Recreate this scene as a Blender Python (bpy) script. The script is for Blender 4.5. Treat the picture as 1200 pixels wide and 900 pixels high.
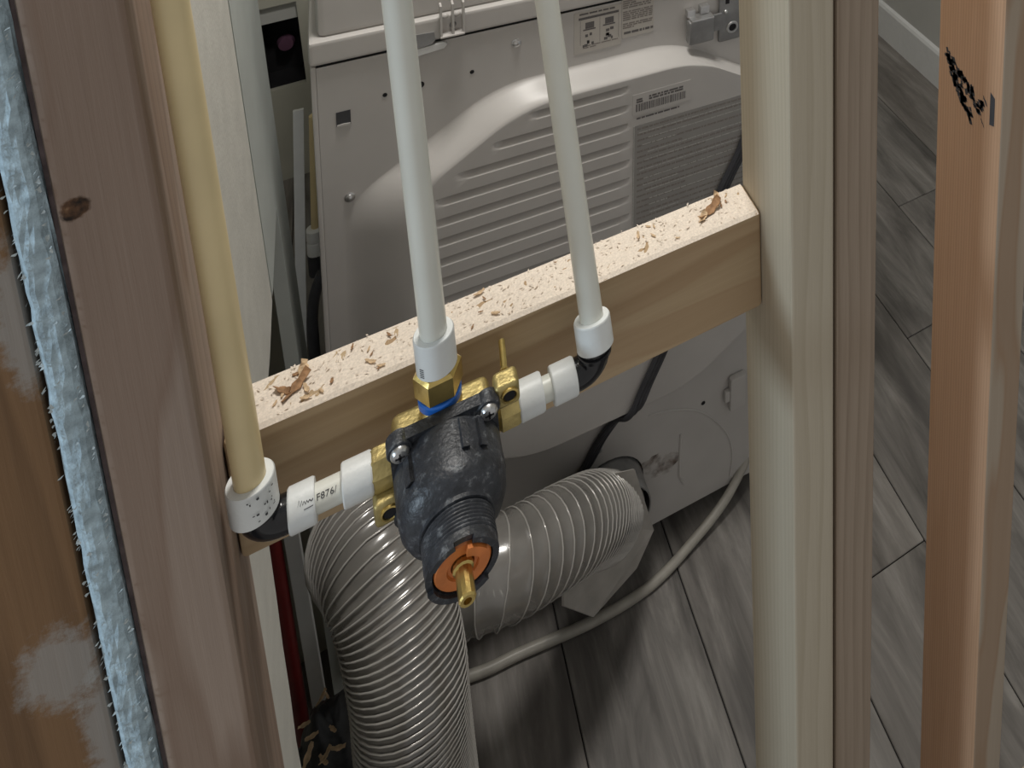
import bpy, bmesh, math, random
from mathutils import Vector, Matrix, noise
random.seed(7)
for o in list(bpy.data.objects): bpy.data.objects.remove(o)
SC = bpy.context.scene
COL = SC.collection
R = math.radians
# ------------------------------------------------------------------ camera
# world: X along the stud wall, Y into the laundry, Z up; z = 0 is the top of the blocking
yaw, pitch, roll = R(29.8), R(11.2), R(0.1)
fw0 = Vector((math.sin(yaw), math.cos(yaw), 0)); rt0 = Vector((math.cos(yaw), -math.sin(yaw), 0)); dn0 = Vector((0, 0, -1))
fw = math.cos(pitch)*fw0 + math.sin(pitch)*dn0
dn = math.cos(pitch)*dn0 - math.sin(pitch)*fw0
rt = math.cos(roll)*rt0 + math.sin(roll)*dn
dn = math.cos(roll)*dn - math.sin(roll)*rt0
cd = bpy.data.cameras.new('camera'); cam = bpy.data.objects.new('camera', cd); COL.objects.link(cam)
M = Matrix((rt, -dn, -fw)).transposed().to_4x4(); M.translation = Vector((.102, -.496, .544))
cam.matrix_world = M
cd.sensor_fit = 'HORIZONTAL'; cd.sensor_width = 36; cd.lens = 1016/1200*36
cd.shift_x = (600-965)/1200; cd.shift_y = -(450+360)/1200   # the photo is an off-centre crop of a wider frame
cd.clip_start = .02; cd.clip_end = 50
SC.camera = cam
# ------------------------------------------------------------------ light
W = bpy.data.worlds.new('world'); SC.world = W; W.use_nodes = True
W.node_tree.nodes['Background'].inputs[0].default_value = (1, .98, .95, 1)
W.node_tree.nodes['Background'].inputs[1].default_value = .38
def area(name, loc, target, size, power, color, shape='DISK'):
    l = bpy.data.lights.new(name, 'AREA'); l.shape = shape; l.size = size; l.energy = power; l.color = color
    o = bpy.data.objects.new(name, l); COL.objects.link(o); o.location = loc
    o.rotation_euler = (Vector(target)-Vector(loc)).to_track_quat('-Z', 'Y').to_euler()
    return o
area('laundry_ceiling_lamp', (.34, .45, 1.33), (.34, .45, 0), .32, 15.0, (1, .965, .91))
area('bathroom_window', (-2.0, -.29, .6), (.2, 0, -.05), .34, 20.0, (.66, .84, 1), 'SQUARE')
SC.view_settings.view_transform = 'Standard'; SC.view_settings.look = 'None'
SC.view_settings.exposure = 0.04; SC.view_settings.gamma = 1; SC.view_settings.use_curve_mapping = False
# ------------------------------------------------------------------ helpers
BASE = {}
def tag(o, label=None, cat=None, group=None, kind=None):
    if label: o['label'] = label
    if cat: o['category'] = cat
    if group: o['group'] = group
    if kind: o['kind'] = kind
    return o
def thing(name, loc, label, cat, group=None):
    o = bpy.data.objects.new(name, None); COL.objects.link(o); o.location = loc; o.empty_display_size = .02
    BASE[o.name] = Vector(loc)
    return tag(o, label, cat, group)
def obj(name, bm, mat, parent=None, smooth=True, angle=35, label=None):
    """one mesh object from world-space geometry; top-level objects get their origin at the bottom centre"""
    bmesh.ops.recalc_face_normals(bm, faces=bm.faces)
    if parent is not None: base = BASE[parent.name]
    else:
        xs = [v.co.x for v in bm.verts]; ys = [v.co.y for v in bm.verts]; zs = [v.co.z for v in bm.verts]
        base = Vector(((min(xs)+max(xs))/2, (min(ys)+max(ys))/2, min(zs)))
    bmesh.ops.translate(bm, verts=bm.verts, vec=-base)
    me = bpy.data.meshes.new(name); bm.to_mesh(me); bm.free()
    if smooth:
        me.polygons.foreach_set('use_smooth', [True]*len(me.polygons)); me.set_sharp_from_angle(angle=R(angle))
    o = bpy.data.objects.new(name, me); COL.objects.link(o)
    if smooth and angle < 100 and len(me.polygons) < 4000:
        wn = o.modifiers.new('weighted_normals', 'WEIGHTED_NORMAL'); wn.keep_sharp = True; wn.weight = 80
    if mat: me.materials.append(mat)
    if parent is not None: o.parent = parent
    else: o.location = base
    BASE[o.name] = base
    if label: o['label'] = label
    return o
def NB(): return bmesh.new()
def box(bm, x0, x1, y0, y1, z0, z1, bev=0, seg=2):
    r = bmesh.ops.create_cube(bm, size=1)
    vs = r['verts']
    for v in vs:
        v.co = Vector((x0 if v.co.x < 0 else x1, y0 if v.co.y < 0 else y1, z0 if v.co.z < 0 else z1))
    if bev:
        es = list({e for v in vs for e in v.link_edges})
        bmesh.ops.bevel(bm, geom=es, offset=bev, segments=seg, profile=.5, affect='EDGES')
    return bm
def quadbox(bm, P, d, bev=0):
    """prism: polygon P (list of Vectors) extruded by vector d"""
    a = [bm.verts.new(p) for p in P]; b = [bm.verts.new(Vector(p)+Vector(d)) for p in P]
    n = len(P); bm.faces.new(a); bm.faces.new(b[::-1])
    for i in range(n): bm.faces.new((a[i], b[i], b[(i+1) % n], a[(i+1) % n]))
    if bev:
        es = list({e for v in a+b for e in v.link_edges})
        bmesh.ops.bevel(bm, geom=es, offset=bev, segments=2, profile=.5, affect='EDGES')
    return bm
def frame_of(axis):
    a = Vector(axis).normalized()
    u = a.orthogonal().normalized() if abs(a.z) > .9 else a.cross(Vector((0, 0, 1))).normalized()
    return a, u, a.cross(u).normalized()
AXK = 1.0
def lathe(bm, prof, c, axis, seg=32, ph=0, close=False):
    """prof: list of (radius, distance along axis)"""
    a, u, w = frame_of(axis); c = Vector(c); rings = []
    for r, t in prof:
        if r < 1e-6: rings.append([bm.verts.new(c+a*t*AXK)])
        else: rings.append([bm.verts.new(c+a*t*AXK+(u*math.cos(ph+2*math.pi*i/seg)+w*math.sin(ph+2*math.pi*i/seg))*r) for i in range(seg)])
    pairs = list(zip(rings, rings[1:]))
    if close: pairs.append((rings[-1], rings[0]))
    for A, B in pairs:
        for i in range(seg):
            j = (i+1) % seg
            if len(A) == 1 and len(B) == 1: continue
            if len(A) == 1: bm.faces.new((A[0], B[i], B[j]))
            elif len(B) == 1: bm.faces.new((A[i], A[j], B[0]))
            else: bm.faces.new((A[i], A[j], B[j], B[i]))
    if not close:
        for A in (rings[0], rings[-1]):
            if len(A) > 1:
                try: bm.faces.new(A)
                except ValueError: pass
    return bm
def spline(pts, n=12):
    P = [Vector(p) for p in pts]; out = []
    for i in range(len(P)-1):
        p0 = P[max(i-1, 0)]; p1 = P[i]; p2 = P[i+1]; p3 = P[min(i+2, len(P)-1)]
        for k in range(n):
            t = k/n
            out.append(.5*((2*p1)+(p2-p0)*t+(2*p0-5*p1+4*p2-p3)*t*t+(3*p1-p0-3*p2+p3)*t**3))
    out.append(P[-1]); return out
def frames(pts):
    T = [(pts[min(i+1, len(pts)-1)]-pts[max(i-1, 0)]).normalized() for i in range(len(pts))]
    u = T[0].orthogonal().normalized(); out = []
    for t in T:
        u = (u-t*u.dot(t)).normalized(); out.append((t, u, t.cross(u)))
    return out
def tube(bm, pts, r, seg=10):
    F = frames(pts); rings = []
    for i, p in enumerate(pts):
        rr = r[i] if isinstance(r, (list, tuple)) else r
        rings.append([bm.verts.new(p+(F[i][1]*math.cos(2*math.pi*k/seg)+F[i][2]*math.sin(2*math.pi*k/seg))*rr) for k in range(seg)])
    for A, B in zip(rings, rings[1:]):
        for i in range(seg): bm.faces.new((A[i], A[(i+1) % seg], B[(i+1) % seg], B[i]))
    bm.faces.new(rings[0]); bm.faces.new(rings[-1]); return bm
def sph(bm, c, r, sc=(1, 1, 1), u=12, v=8):
    bmesh.ops.create_uvsphere(bm, u_segments=u, v_segments=v, radius=1, matrix=Matrix.Translation(c) @ Matrix.Diagonal((r*sc[0], r*sc[1], r*sc[2], 1)))
    return bm
# ------------------------------------------------------------------ materials
def new_mat(name):
    m = bpy.data.materials.new(name); m.use_nodes = True; nt = m.node_tree
    return m, nt, nt.nodes['Principled BSDF']
def N(nt, typ, **kw):
    n = nt.nodes.new(typ)
    for k, v in kw.items():
        if k.startswith('i_'):
            key = k[2:]; key = int(key) if key.isdigit() else key.replace('_', ' ')
            n.inputs[key].default_value = v
        else: setattr(n, k, v)
    return n
def c4(c): return (*c, 1)
def ramp(nt, fac, stops):
    r = nt.nodes.new('ShaderNodeValToRGB'); e = r.color_ramp.elements
    while len(e) > 1: e.remove(e[-1])
    e[0].position, e[0].color = stops[0][0], c4(stops[0][1])
    for p, c in stops[1:]:
        x = e.new(p); x.color = c4(c)
    nt.links.new(fac, r.inputs[0]); return r.outputs[0]
def mixc(nt, fac, a, b, mode='MIX'):
    m = nt.nodes.new('ShaderNodeMix'); m.data_type = 'RGBA'; m.blend_type = mode
    for i, v in ((0, fac), (6, a), (7, b)):
        if isinstance(v, bpy.types.NodeSocket): nt.links.new(v, m.inputs[i])
        else: m.inputs[i].default_value = v if i == 0 else c4(v)
    return m.outputs[2]
def mathn(nt, op, a, b=0):
    m = N(nt, 'ShaderNodeMath', operation=op)
    for i, v in ((0, a), (1, b)):
        if isinstance(v, bpy.types.NodeSocket): nt.links.new(v, m.inputs[i])
        else: m.inputs[i].default_value = v
    return m.outputs[0]
def plain(name, col, rough=.5, metal=0, var=.12, scale=60, bump=0, bscale=300, spec=.5, coat=0):
    """simple procedural: colour broken up by noise, optional fine relief"""
    m, nt, b = new_mat(name)
    tc = N(nt, 'ShaderNodeTexCoord'); nz = N(nt, 'ShaderNodeTexNoise', i_Scale=scale, i_Detail=5.0)
    nt.links.new(tc.outputs['Object'], nz.inputs['Vector'])
    lo = tuple(max(0, c*(1-var)) for c in col); hi = tuple(min(1, c*(1+var)) for c in col)
    nt.links.new(ramp(nt, nz.outputs['Fac'], [(.3, lo), (.7, hi)]), b.inputs['Base Color'])
    b.inputs['Roughness'].default_value = rough; b.inputs['Metallic'].default_value = metal
    b.inputs['Specular IOR Level'].default_value = spec; b.inputs['Coat Weight'].default_value = coat
    if bump:
        n2 = N(nt, 'ShaderNodeTexNoise', i_Scale=bscale, i_Detail=4.0); nt.links.new(tc.outputs['Object'], n2.inputs['Vector'])
        bp = N(nt, 'ShaderNodeBump', i_Strength=bump, i_Distance=.001); nt.links.new(n2.outputs['Fac'], bp.inputs['Height'])
        nt.links.new(bp.outputs[0], b.inputs['Normal'])
    return m
def wood(name, light, dark, axis='Z', ring=55, pith=(.06, .12, 0), stain=None, stain_amt=.5, knots=(), seed=0., contrast=1., wobble=.03, rough=.75, fib=.35, smear=None):
    """sawn softwood: growth rings about a pith outside the board, fibre streaks, blotches, knots"""
    m, nt, b = new_mat(name); L = nt.links.new
    tc = N(nt, 'ShaderNodeTexCoord')
    rotm = N(nt, 'ShaderNodeMapping')
    if axis == 'X': rotm.inputs['Rotation'].default_value = (0, R(90), 0)
    if axis == 'Y': rotm.inputs['Rotation'].default_value = (R(90), 0, 0)
    rotm.inputs['Location'].default_value = (seed*.37, seed*.21, seed*1.3)
    L(tc.outputs['Object'], rotm.inputs['Vector']); P = rotm.outputs[0]
    st = N(nt, 'ShaderNodeMapping'); st.inputs['Scale'].default_value = (1, 1, .16); L(P, st.inputs['Vector'])
    wob = N(nt, 'ShaderNodeTexNoise', i_Scale=9.0, i_Detail=2.0); L(st.outputs[0], wob.inputs['Vector'])
    ws = N(nt, 'ShaderNodeVectorMath', operation='MULTIPLY_ADD'); L(wob.outputs['Color'], ws.inputs[0])
    ws.inputs[1].default_value = (wobble, wobble, 0); L(P, ws.inputs[2])
    off = N(nt, 'ShaderNodeVectorMath', operation='SUBTRACT'); L(ws.outputs[0], off.inputs[0]); off.inputs[1].default_value = (pith[0]+seed*.37, pith[1]+seed*.21, 0)
    flat = N(nt, 'ShaderNodeVectorMath', operation='MULTIPLY'); L(off.outputs[0], flat.inputs[0]); flat.inputs[1].default_value = (1, 1, 0)
    ln = N(nt, 'ShaderNodeVectorMath', operation='LENGTH'); L(flat.outputs[0], ln.inputs[0])
    ph = mathn(nt, 'FRACT', mathn(nt, 'MULTIPLY', ln.outputs['Value'], ring*5))
    g = ramp(nt, ph, [(0, (0, 0, 0)), (.62, (.45,)*3), (.9, (1,)*3), (1, (.1,)*3)])
    fm = N(nt, 'ShaderNodeMapping'); fm.inputs['Scale'].default_value = (260, 260, 7); L(P, fm.inputs['Vector'])
    fn = N(nt, 'ShaderNodeTexNoise', i_Scale=1.0, i_Detail=4.0, i_Roughness=.65); L(fm.outputs[0], fn.inputs['Vector'])
    fac = mathn(nt, 'ADD', mathn(nt, 'MULTIPLY', g, .55*contrast), mathn(nt, 'MULTIPLY', mathn(nt, 'SUBTRACT', fn.outputs['Fac'], .5), fib*2.2))
    col = mixc(nt, mathn(nt, 'MAXIMUM', mathn(nt, 'MINIMUM', fac, 1), 0), light, dark)
    if stain:
        sm = N(nt, 'ShaderNodeMapping'); sm.inputs['Scale'].default_value = (26, 26, 3.2); L(P, sm.inputs['Vector'])
        sn = N(nt, 'ShaderNodeTexNoise', i_Scale=1.0, i_Detail=1.5); L(sm.outputs[0], sn.inputs['Vector'])
        f = mathn(nt, 'MULTIPLY', ramp(nt, sn.outputs['Fac'], [(.47, (0, 0, 0)), (.52, (1, 1, 1)), (.56, (.75,)*3)]), stain_amt)
        col = mixc(nt, f, col, stain)
    if smear:      # dried plaster patches: (centre local, radius)
        for (cx, cy, cz), (rx, ry, rz) in smear:
            d = N(nt, 'ShaderNodeVectorMath', operation='SUBTRACT'); L(tc.outputs['Object'], d.inputs[0]); d.inputs[1].default_value = (cx, cy, cz)
            s = N(nt, 'ShaderNodeVectorMath', operation='MULTIPLY'); L(d.outputs[0], s.inputs[0]); s.inputs[1].default_value = (1/rx, 1/ry, 1/rz)
            n2 = N(nt, 'ShaderNodeTexNoise', i_Scale=120.0, i_Detail=8.0, i_Roughness=.75); L(tc.outputs['Object'], n2.inputs['Vector'])
            l2 = N(nt, 'ShaderNodeVectorMath', operation='LENGTH'); L(s.outputs[0], l2.inputs[0])
            v = mathn(nt, 'ADD', l2.outputs['Value'], mathn(nt, 'MULTIPLY', mathn(nt, 'SUBTRACT', n2.outputs['Fac'], .5), 1.5))
            col = mixc(nt, mathn(nt, 'MULTIPLY', ramp(nt, v, [(.6, (1, 1, 1)), (1.0, (0, 0, 0))]), .6), col, (.36, .36, .345))
    for kc, kr in knots:
        d = N(nt, 'ShaderNodeVectorMath', operation='SUBTRACT'); L(tc.outputs['Object'], d.inputs[0]); d.inputs[1].default_value = kc
        n2 = N(nt, 'ShaderNodeTexNoise', i_Scale=180.0, i_Detail=3.0); L(tc.outputs['Object'], n2.inputs['Vector'])
        l2 = N(nt, 'ShaderNodeVectorMath', operation='LENGTH'); L(d.outputs[0], l2.inputs[0])
        v = mathn(nt, 'ADD', mathn(nt, 'DIVIDE', l2.outputs['Value'], kr), mathn(nt, 'MULTIPLY', mathn(nt, 'SUBTRACT', n2.outputs['Fac'], .5), .9))
        kcol = ramp(nt, n2.outputs['Fac'], [(.35, (.02, .012, .008)), (.6, (.12, .06, .03)), (.75, (.3, .18, .1))])
        col = mixc(nt, ramp(nt, v, [(.75, (1, 1, 1)), (1.0, (0, 0, 0))]), col, kcol)
        col = mixc(nt, ramp(nt, mathn(nt, 'DIVIDE', l2.outputs['Value'], kr), [(1.7, (0, 0, 0)), (1.85, (.35,)*3), (2.0, (0, 0, 0))]), col, tuple(c*.5 for c in dark))
    L(col, b.inputs['Base Color']); b.inputs['Roughness'].default_value = rough; b.inputs['Specular IOR Level'].default_value = .25
    bp = N(nt, 'ShaderNodeBump', i_Strength=.35, i_Distance=.0006); L(fn.outputs['Fac'], bp.inputs['Height']); L(bp.outputs[0], b.inputs['Normal'])
    return m
MAT = {}
MAT['dryer'] = plain('dryer_enamel', (.52, .5, .48), .38, var=.04, scale=14)
MAT['dryer_dark'] = plain('dryer_shadow_gap', (.05, .05, .055), .6)
MAT['zinc'] = plain('zinc_steel', (.3, .3, .3), .42, .55, .2, 40)
MAT['bright'] = plain('bright_screw', (.6, .6, .6), .28, .9, .15, 90)
MAT['brass'] = plain('brass', (.62, .46, .16), .3, .9, .2, 60, .25, 160)
MAT['brass_rough'] = plain('cast_brass', (.5, .4, .17), .46, .8, .25, 90, .6, 260)
MAT['black'] = plain('black_plastic', (.028, .031, .037), .42, 0, .35, 70, .5, 420)
def scuff(m):
    nt = m.node_tree; L = nt.links.new; tc = N(nt, 'ShaderNodeTexCoord'); nz = N(nt, 'ShaderNodeTexNoise', i_Scale=150.0, i_Detail=8.0, i_Roughness=.7); L(tc.outputs['Object'], nz.inputs['Vector'])
    L(ramp(nt, nz.outputs['Fac'], [(.35, (.014, .016, .02)), (.56, (.03, .033, .04)), (.68, (.15, .16, .17))]), nt.nodes['Principled BSDF'].inputs['Base Color'])
scuff(MAT['black'])
MAT['elbow'] = plain('glossy_black_plastic', (.012, .012, .014), .16, 0, .2)
MAT['orange'] = plain('orange_plastic', (.62, .19, .045), .42, 0, .18, 90)
MAT['blue'] = plain('blue_plastic', (.02, .16, .62), .35)
MAT['pex'] = plain('pex_white', (.74, .745, .68), .34, 0, .04, 20)
MAT['pex_old'] = plain('pex_cream', (.74, .6, .34), .36, 0, .1, 12)
MAT['ring'] = plain('pex_ring', (.74, .76, .75), .4, 0, .06, 30, .2, 300)
MAT['ink'] = plain('ink', (.05, .05, .055), .7)
MAT['wallwhite'] = plain('painted_drywall', (.62, .61, .56), .85, 0, .06, 30, .35, 240)
MAT['wallgreen'] = plain('primed_drywall', (.47, .5, .48), .8, 0, .05, 16)
MAT['wallback'] = plain('far_drywall', (.5, .49, .42), .85, 0, .05, 10)
MAT['wallgrey'] = plain('grey_wall_paint', (.5, .5, .48), .8, 0, .04, 12)
MAT['trim'] = plain('white_trim', (.74, .75, .75), .42, 0, .03)
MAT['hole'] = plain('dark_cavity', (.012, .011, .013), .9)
MAT['purple'] = plain('dull_purple', (.12, .05, .09), .8)
MAT['cord'] = plain('rubber_cord', (.035, .036, .042), .5, 0, .2)
MAT['graycord'] = plain('grey_vinyl_tube', (.36, .34, .3), .4, 0, .1)
MAT['chip'] = plain('wood_shaving', (.62, .45, .28), .85, 0, .35, 200)
MAT['chipdark'] = plain('dark_shaving', (.32, .18, .09), .85, 0, .35, 200)
MAT['sawdust'] = plain('sawdust', (.76, .67, .57), .95, 0, .14, 700)
MAT['bag'] = plain('dusty_black_plastic', (.03, .032, .036), .45, 0, .7, 60, .6, 120)
MAT['red'] = plain('red_pex', (.22, .02, .02), .45)
MAT['rust'] = plain('rust_stain', (.13, .075, .045), .9, 0, .4, 120)
def stain_mat(m):
    nt = m.node_tree; L = nt.links.new; tc = N(nt, 'ShaderNodeTexCoord'); nz = N(nt, 'ShaderNodeTexNoise', i_Scale=38.0, i_Detail=6.0); L(tc.outputs['Object'], nz.inputs['Vector'])
    L(ramp(nt, nz.outputs['Fac'], [(.45, (0, 0, 0)), (.72, (.9,)*3)]), nt.nodes['Principled BSDF'].inputs['Alpha'])
stain_mat(MAT['rust'])
MAT['label'] = plain('paper_label', (.5, .47, .43), .6, 0, .04)
MAT['label2'] = plain('grey_label', (.3, .29, .275), .55, 0, .06, 30)
MAT['print'] = plain('label_print', (.13, .12, .12), .7, 0, .3, 900)
MAT['print2'] = plain('label_print_pale', (.24, .215, .2), .7, 0, .3, 900)
MAT['print3'] = plain('label_print_light', (.44, .43, .41), .7, 0, .2, 900)
MAT['gypsum'] = plain('blue_gypsum', (.4, .51, .57), .95, 0, .3, 160, 1.0, 420)
MAT['gypsum2'] = plain('torn_paper', (.5, .56, .57), .95, 0, .25, 300, .8, 500)
MAT['darkbrown'] = plain('groove_shade_stub_brown', (.13, .1, .1), .95, 0, .3, 120)  # shade of the groove by the blue sheet as colour; also the pipe stub's brown
# clear vinyl duct film
def duct_mat():
    m, nt, b = new_mat('clear_duct_film'); L = nt.links.new
    tc = N(nt, 'ShaderNodeTexCoord'); nz = N(nt, 'ShaderNodeTexNoise', i_Scale=16.0, i_Detail=4.0); L(tc.outputs['Object'], nz.inputs['Vector'])
    L(ramp(nt, nz.outputs['Fac'], [(.3, (.19, .182, .168)), (.7, (.32, .305, .285))]), b.inputs['Base Color'])
    b.inputs['Roughness'].default_value = .22; b.inputs['Specular IOR Level'].default_value = 1.0
    b.inputs['Coat Weight'].default_value = .6; b.inputs['Coat Roughness'].default_value = .12
    tr = N(nt, 'ShaderNodeBsdfTransparent'); tr.inputs[0].default_value = (.8, .79, .76, 1)
    mx = N(nt, 'ShaderNodeMixShader'); mx.inputs[0].default_value = .7
    L(tr.outputs[0], mx.inputs[1]); L(b.outputs[0], mx.inputs[2])
    L(mx.outputs[0], nt.nodes['Material Output'].inputs['Surface'])
    return m
MAT['duct'] = duct_mat()
MAT['wire'] = plain('duct_wire', (.46, .445, .42), .2, .2, .05, coat=.5)
MAT['film'] = plain('translucent_film', (.42, .4, .37), .3, 0, .12, 40)
def plank_mat():
    m, nt, b = new_mat('grey_oak_plank'); L = nt.links.new
    tc = N(nt, 'ShaderNodeTexCoord'); oi = N(nt, 'ShaderNodeObjectInfo')
    sh = N(nt, 'ShaderNodeVectorMath', operation='MULTIPLY_ADD'); L(oi.outputs['Random'], sh.inputs[0]); sh.inputs[1].default_value = (7, 13, 3); L(tc.outputs['Object'], sh.inputs[2])
    def nz(sc, scale, det, rg=.6, dist=0):
        mp = N(nt, 'ShaderNodeMapping'); mp.inputs['Scale'].default_value = sc; L(sh.outputs[0], mp.inputs['Vector'])
        n = N(nt, 'ShaderNodeTexNoise', i_Scale=scale, i_Detail=det, i_Roughness=rg, i_Distortion=dist); L(mp.outputs[0], n.inputs['Vector']); return n.outputs['Fac']
    a = nz((1, .16, 1), 22, 6, .65, .6); s = nz((1, .05, 1), 60, 4, .7); k = nz((1, .22, 1), 9, 3, .5, 1.2)
    c = ramp(nt, a, [(.25, (.045, .043, .041)), (.42, (.15, .141, .131)), (.58, (.265, .25, .232)), (.75, (.4, .385, .36))])
    c = mixc(nt, ramp(nt, s, [(.35, (0, 0, 0)), (.7, (.55,)*3)]), c, (.1, .09, .085))
    c = mixc(nt, ramp(nt, k, [(.6, (0, 0, 0)), (.72, (.8,)*3)]), c, (.055, .052, .052))
    h = mixc(nt, mathn(nt, 'MULTIPLY', oi.outputs['Random'], .25), c, (.2, .17, .145))
    L(h, b.inputs['Base Color']); b.inputs['Roughness'].default_value = .5
    bp = N(nt, 'ShaderNodeBump', i_Strength=.3, i_Distance=.001); L(a, bp.inputs['Height']); L(bp.outputs[0], b.inputs['Normal'])
    return m
MAT['plank'] = plank_mat()
# ------------------------------------------------------------------ the setting
ZF, ZC = -1.06, 1.38           # floor and ceiling
LB = .357                      # clear length of the blocking bay
S3 = .561                      # left face of the third stud
def struct(o): o['kind'] = 'structure'; return o
b = NB(); box(b, -.6, 1.62, -.9, 1.95, ZF-.05, ZF-.004); floor = struct(obj('floor', b, MAT['hole'], smooth=False))
PW = .179; x0 = .967-7*PW; rr = random.Random(3)
for i in range(11):
    xa = x0+i*PW; y = -.9-rr.random()*.5
    if i == 5: y = -.62
    while y < 1.95:
        ya, yb = max(y, -.9), min(y+1.0, 1.95); y += 1.0
        if yb-ya < .03 or xa > 1.6: continue
        b = NB(); box(b, max(xa+.0008, -.6), min(xa+PW-.0008, 1.62), ya+.0008, yb-.0008, ZF-.0035, ZF, .0012, 1)
        obj('plank', b, MAT['plank'], floor)
b = NB(); box(b, -.6, 1.62, -.9, 1.95, ZC, ZC+.05); struct(obj('ceiling', b, MAT['trim'], smooth=False))
# back wall with a cut-out for an outlet
b = NB(); YB = 1.8; hx0, hx1, hz0, hz1 = -.134, -.056, -.812, -.594
for (a0, a1, c0, c1) in ((-.45, hx0, ZF, ZC), (hx1, 1.506, ZF, ZC), (hx0, hx1, ZF, hz0), (hx0, hx1, hz1, ZC)):
    box(b, a0, a1, YB, YB+.013, c0, c1)
struct(obj('wall_back', b, MAT['wallback'], smooth=False))
b = NB(); box(b, -.45, -.437, .72, YB, ZF, ZC); struct(obj('wall_light_stop', b, MAT['wallback'], smooth=False))  # unseen wall added to keep ambient light from leaking into the recess
b = NB(); box(b, 1.506, 1.52, -.9, 1.95, ZF, ZC); struct(obj('wall_right', b, MAT['wallgrey'], smooth=False))
b = NB(); quadbox(b, [Vector((1.506, -.9, ZF)), Vector((1.493, -.9, ZF)), Vector((1.493, -.9, ZF+.104)), Vector((1.497, -.9, ZF+.112)), Vector((1.506, -.9, ZF+.116))], (0, 2.69, 0)); struct(obj('baseboard_right', b, MAT['trim'], smooth=False))
# left drywall with a cut-away hole low down
b = NB()
def yz_slab(bm, poly, xa, xb): return quadbox(bm, [Vector((xa, p[0], p[1])) for p in poly], (xb-xa, 0, 0))
rj = random.Random(5)
edge = [(.2+.01*rj.random()+.05*t, ZF+(ZC*0-.27-ZF)*t) for t in [i/16 for i in range(17)]]
poly = [(.0905, ZF)]+edge+[(.3, -.262), (.4, -.27), (.468, -.265), (.468, ZC), (.0905, ZC)]
yz_slab(b, poly, -.034, -.02)
struct(obj('wall_left', b, MAT['wallwhite'], smooth=False))
b = NB(); yz_slab(b, [(.4705, -.262), (.6, -.255), (.61, ZF), (.7, ZF), (.7, ZC), (.4705, ZC)], -.034, -.0195)
struct(obj('wall_side_panel', b, MAT['wallgreen'], smooth=False))
b = NB(); box(b, -.15, -.137, .0905, .72, ZF, ZC); struct(obj('wall_cavity', b, MAT['wallback'], smooth=False))
b = NB(); box(b, -.15, -.034, .7005, .7195, ZF, ZC); struct(obj('wall_end', b, MAT['wallback'], smooth=False))
# ------------------------------------------------------------------ studs and blocking
def stud(name, poly, z0, z1, mat, label, group=None, bev=.0028):
    b = NB(); quadbox(b, [Vector((p[0], p[1], z0)) for p in poly], (0, 0, z1-z0), bev)
    o = obj(name, b, mat); tag(o, label, 'stud', group); return o
ZS0, ZS1 = ZF+.038, ZC-.038
def rect(a, b_, c, d): return [(a, c), (b_, c), (b_, d), (a, d)]
zc = ZS0       # studs' local origin is at their foot
woodL = wood('pink_fir', (.35, .268, .215), (.175, .13, .105), ring=14, pith=(.05, .16, 0), stain=(.2, .125, .085), stain_amt=.55, knots=[((-.0105, -.0445, .218-zc), .0068)], seed=1., contrast=.75, wobble=.05, fib=.2)
stud('wall_stud', [(-.040, 0), (0, 0), (-.004, .089), (-.044, .089)], ZS0, ZS1, woodL, 'pinkish fir stud with a dark knot beside the blue drywall edge', bev=.004)
woodB = wood('stained_brown', (.22, .125, .062), (.1, .055, .028), ring=30, pith=(.0, .2, 0), seed=2., contrast=.8, wobble=.02, fib=.35,
             smear=[((.031, -.045, -.045-zc), (.02, .06, .03)), ((.044, -.045, -.1-zc), (.012, .05, .05)), ((.044, -.045, .165-zc), (.012, .05, .05))])
stud('plastered_stud', rect(-.150, -.0585, .003, .092), ZS0, ZS1, woodB, 'brown stained stud smeared with dried plaster, left of the blue strip')
woodR = wood('pale_fir', (.49, .425, .325), (.34, .28, .195), ring=34, pith=(-.14, .3, 0), seed=3., contrast=.6, wobble=.03, fib=.22)
stud('wall_stud', rect(LB, LB+.038, 0, .089), ZS0, ZS1, woodR, 'pale whitish stud that the blocking butts against')
woodR2 = wood('grey_brown_fir', (.34, .265, .2), (.2, .145, .1), ring=26, pith=(.12, -.12, 0), seed=4., contrast=.8, wobble=.02, fib=.4)
stud('wall_stud', rect(LB+.0405, LB+.0785, .001, .090), ZS0, ZS1, woodR2, 'grey-brown stud doubled against the pale whitish stud')
woodO = wood('orange_fir', (.56, .345, .215), (.35, .2, .115), ring=56, pith=(.02, .32, 0), stain=(.42, .24, .13), stain_amt=.25, seed=5., contrast=.9, wobble=.012, fib=.25)
s3 = stud('wall_stud', rect(S3, S3+.038, 0, .089), ZS0, ZS1, woodO, 'orange fir stud carrying a smudged black ink stamp')
woodS = wood('grey_sapwood', (.42, .34, .26), (.3, .23, .165), ring=8, pith=(.0, .12, 0), stain=(.3, .17, .09), stain_amt=.6, seed=7., contrast=.5, wobble=.05, fib=.2)
s3.data.materials.append(woodS)
for p in s3.data.polygons:
    if p.normal.y < -.8: p.material_index = 1
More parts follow.
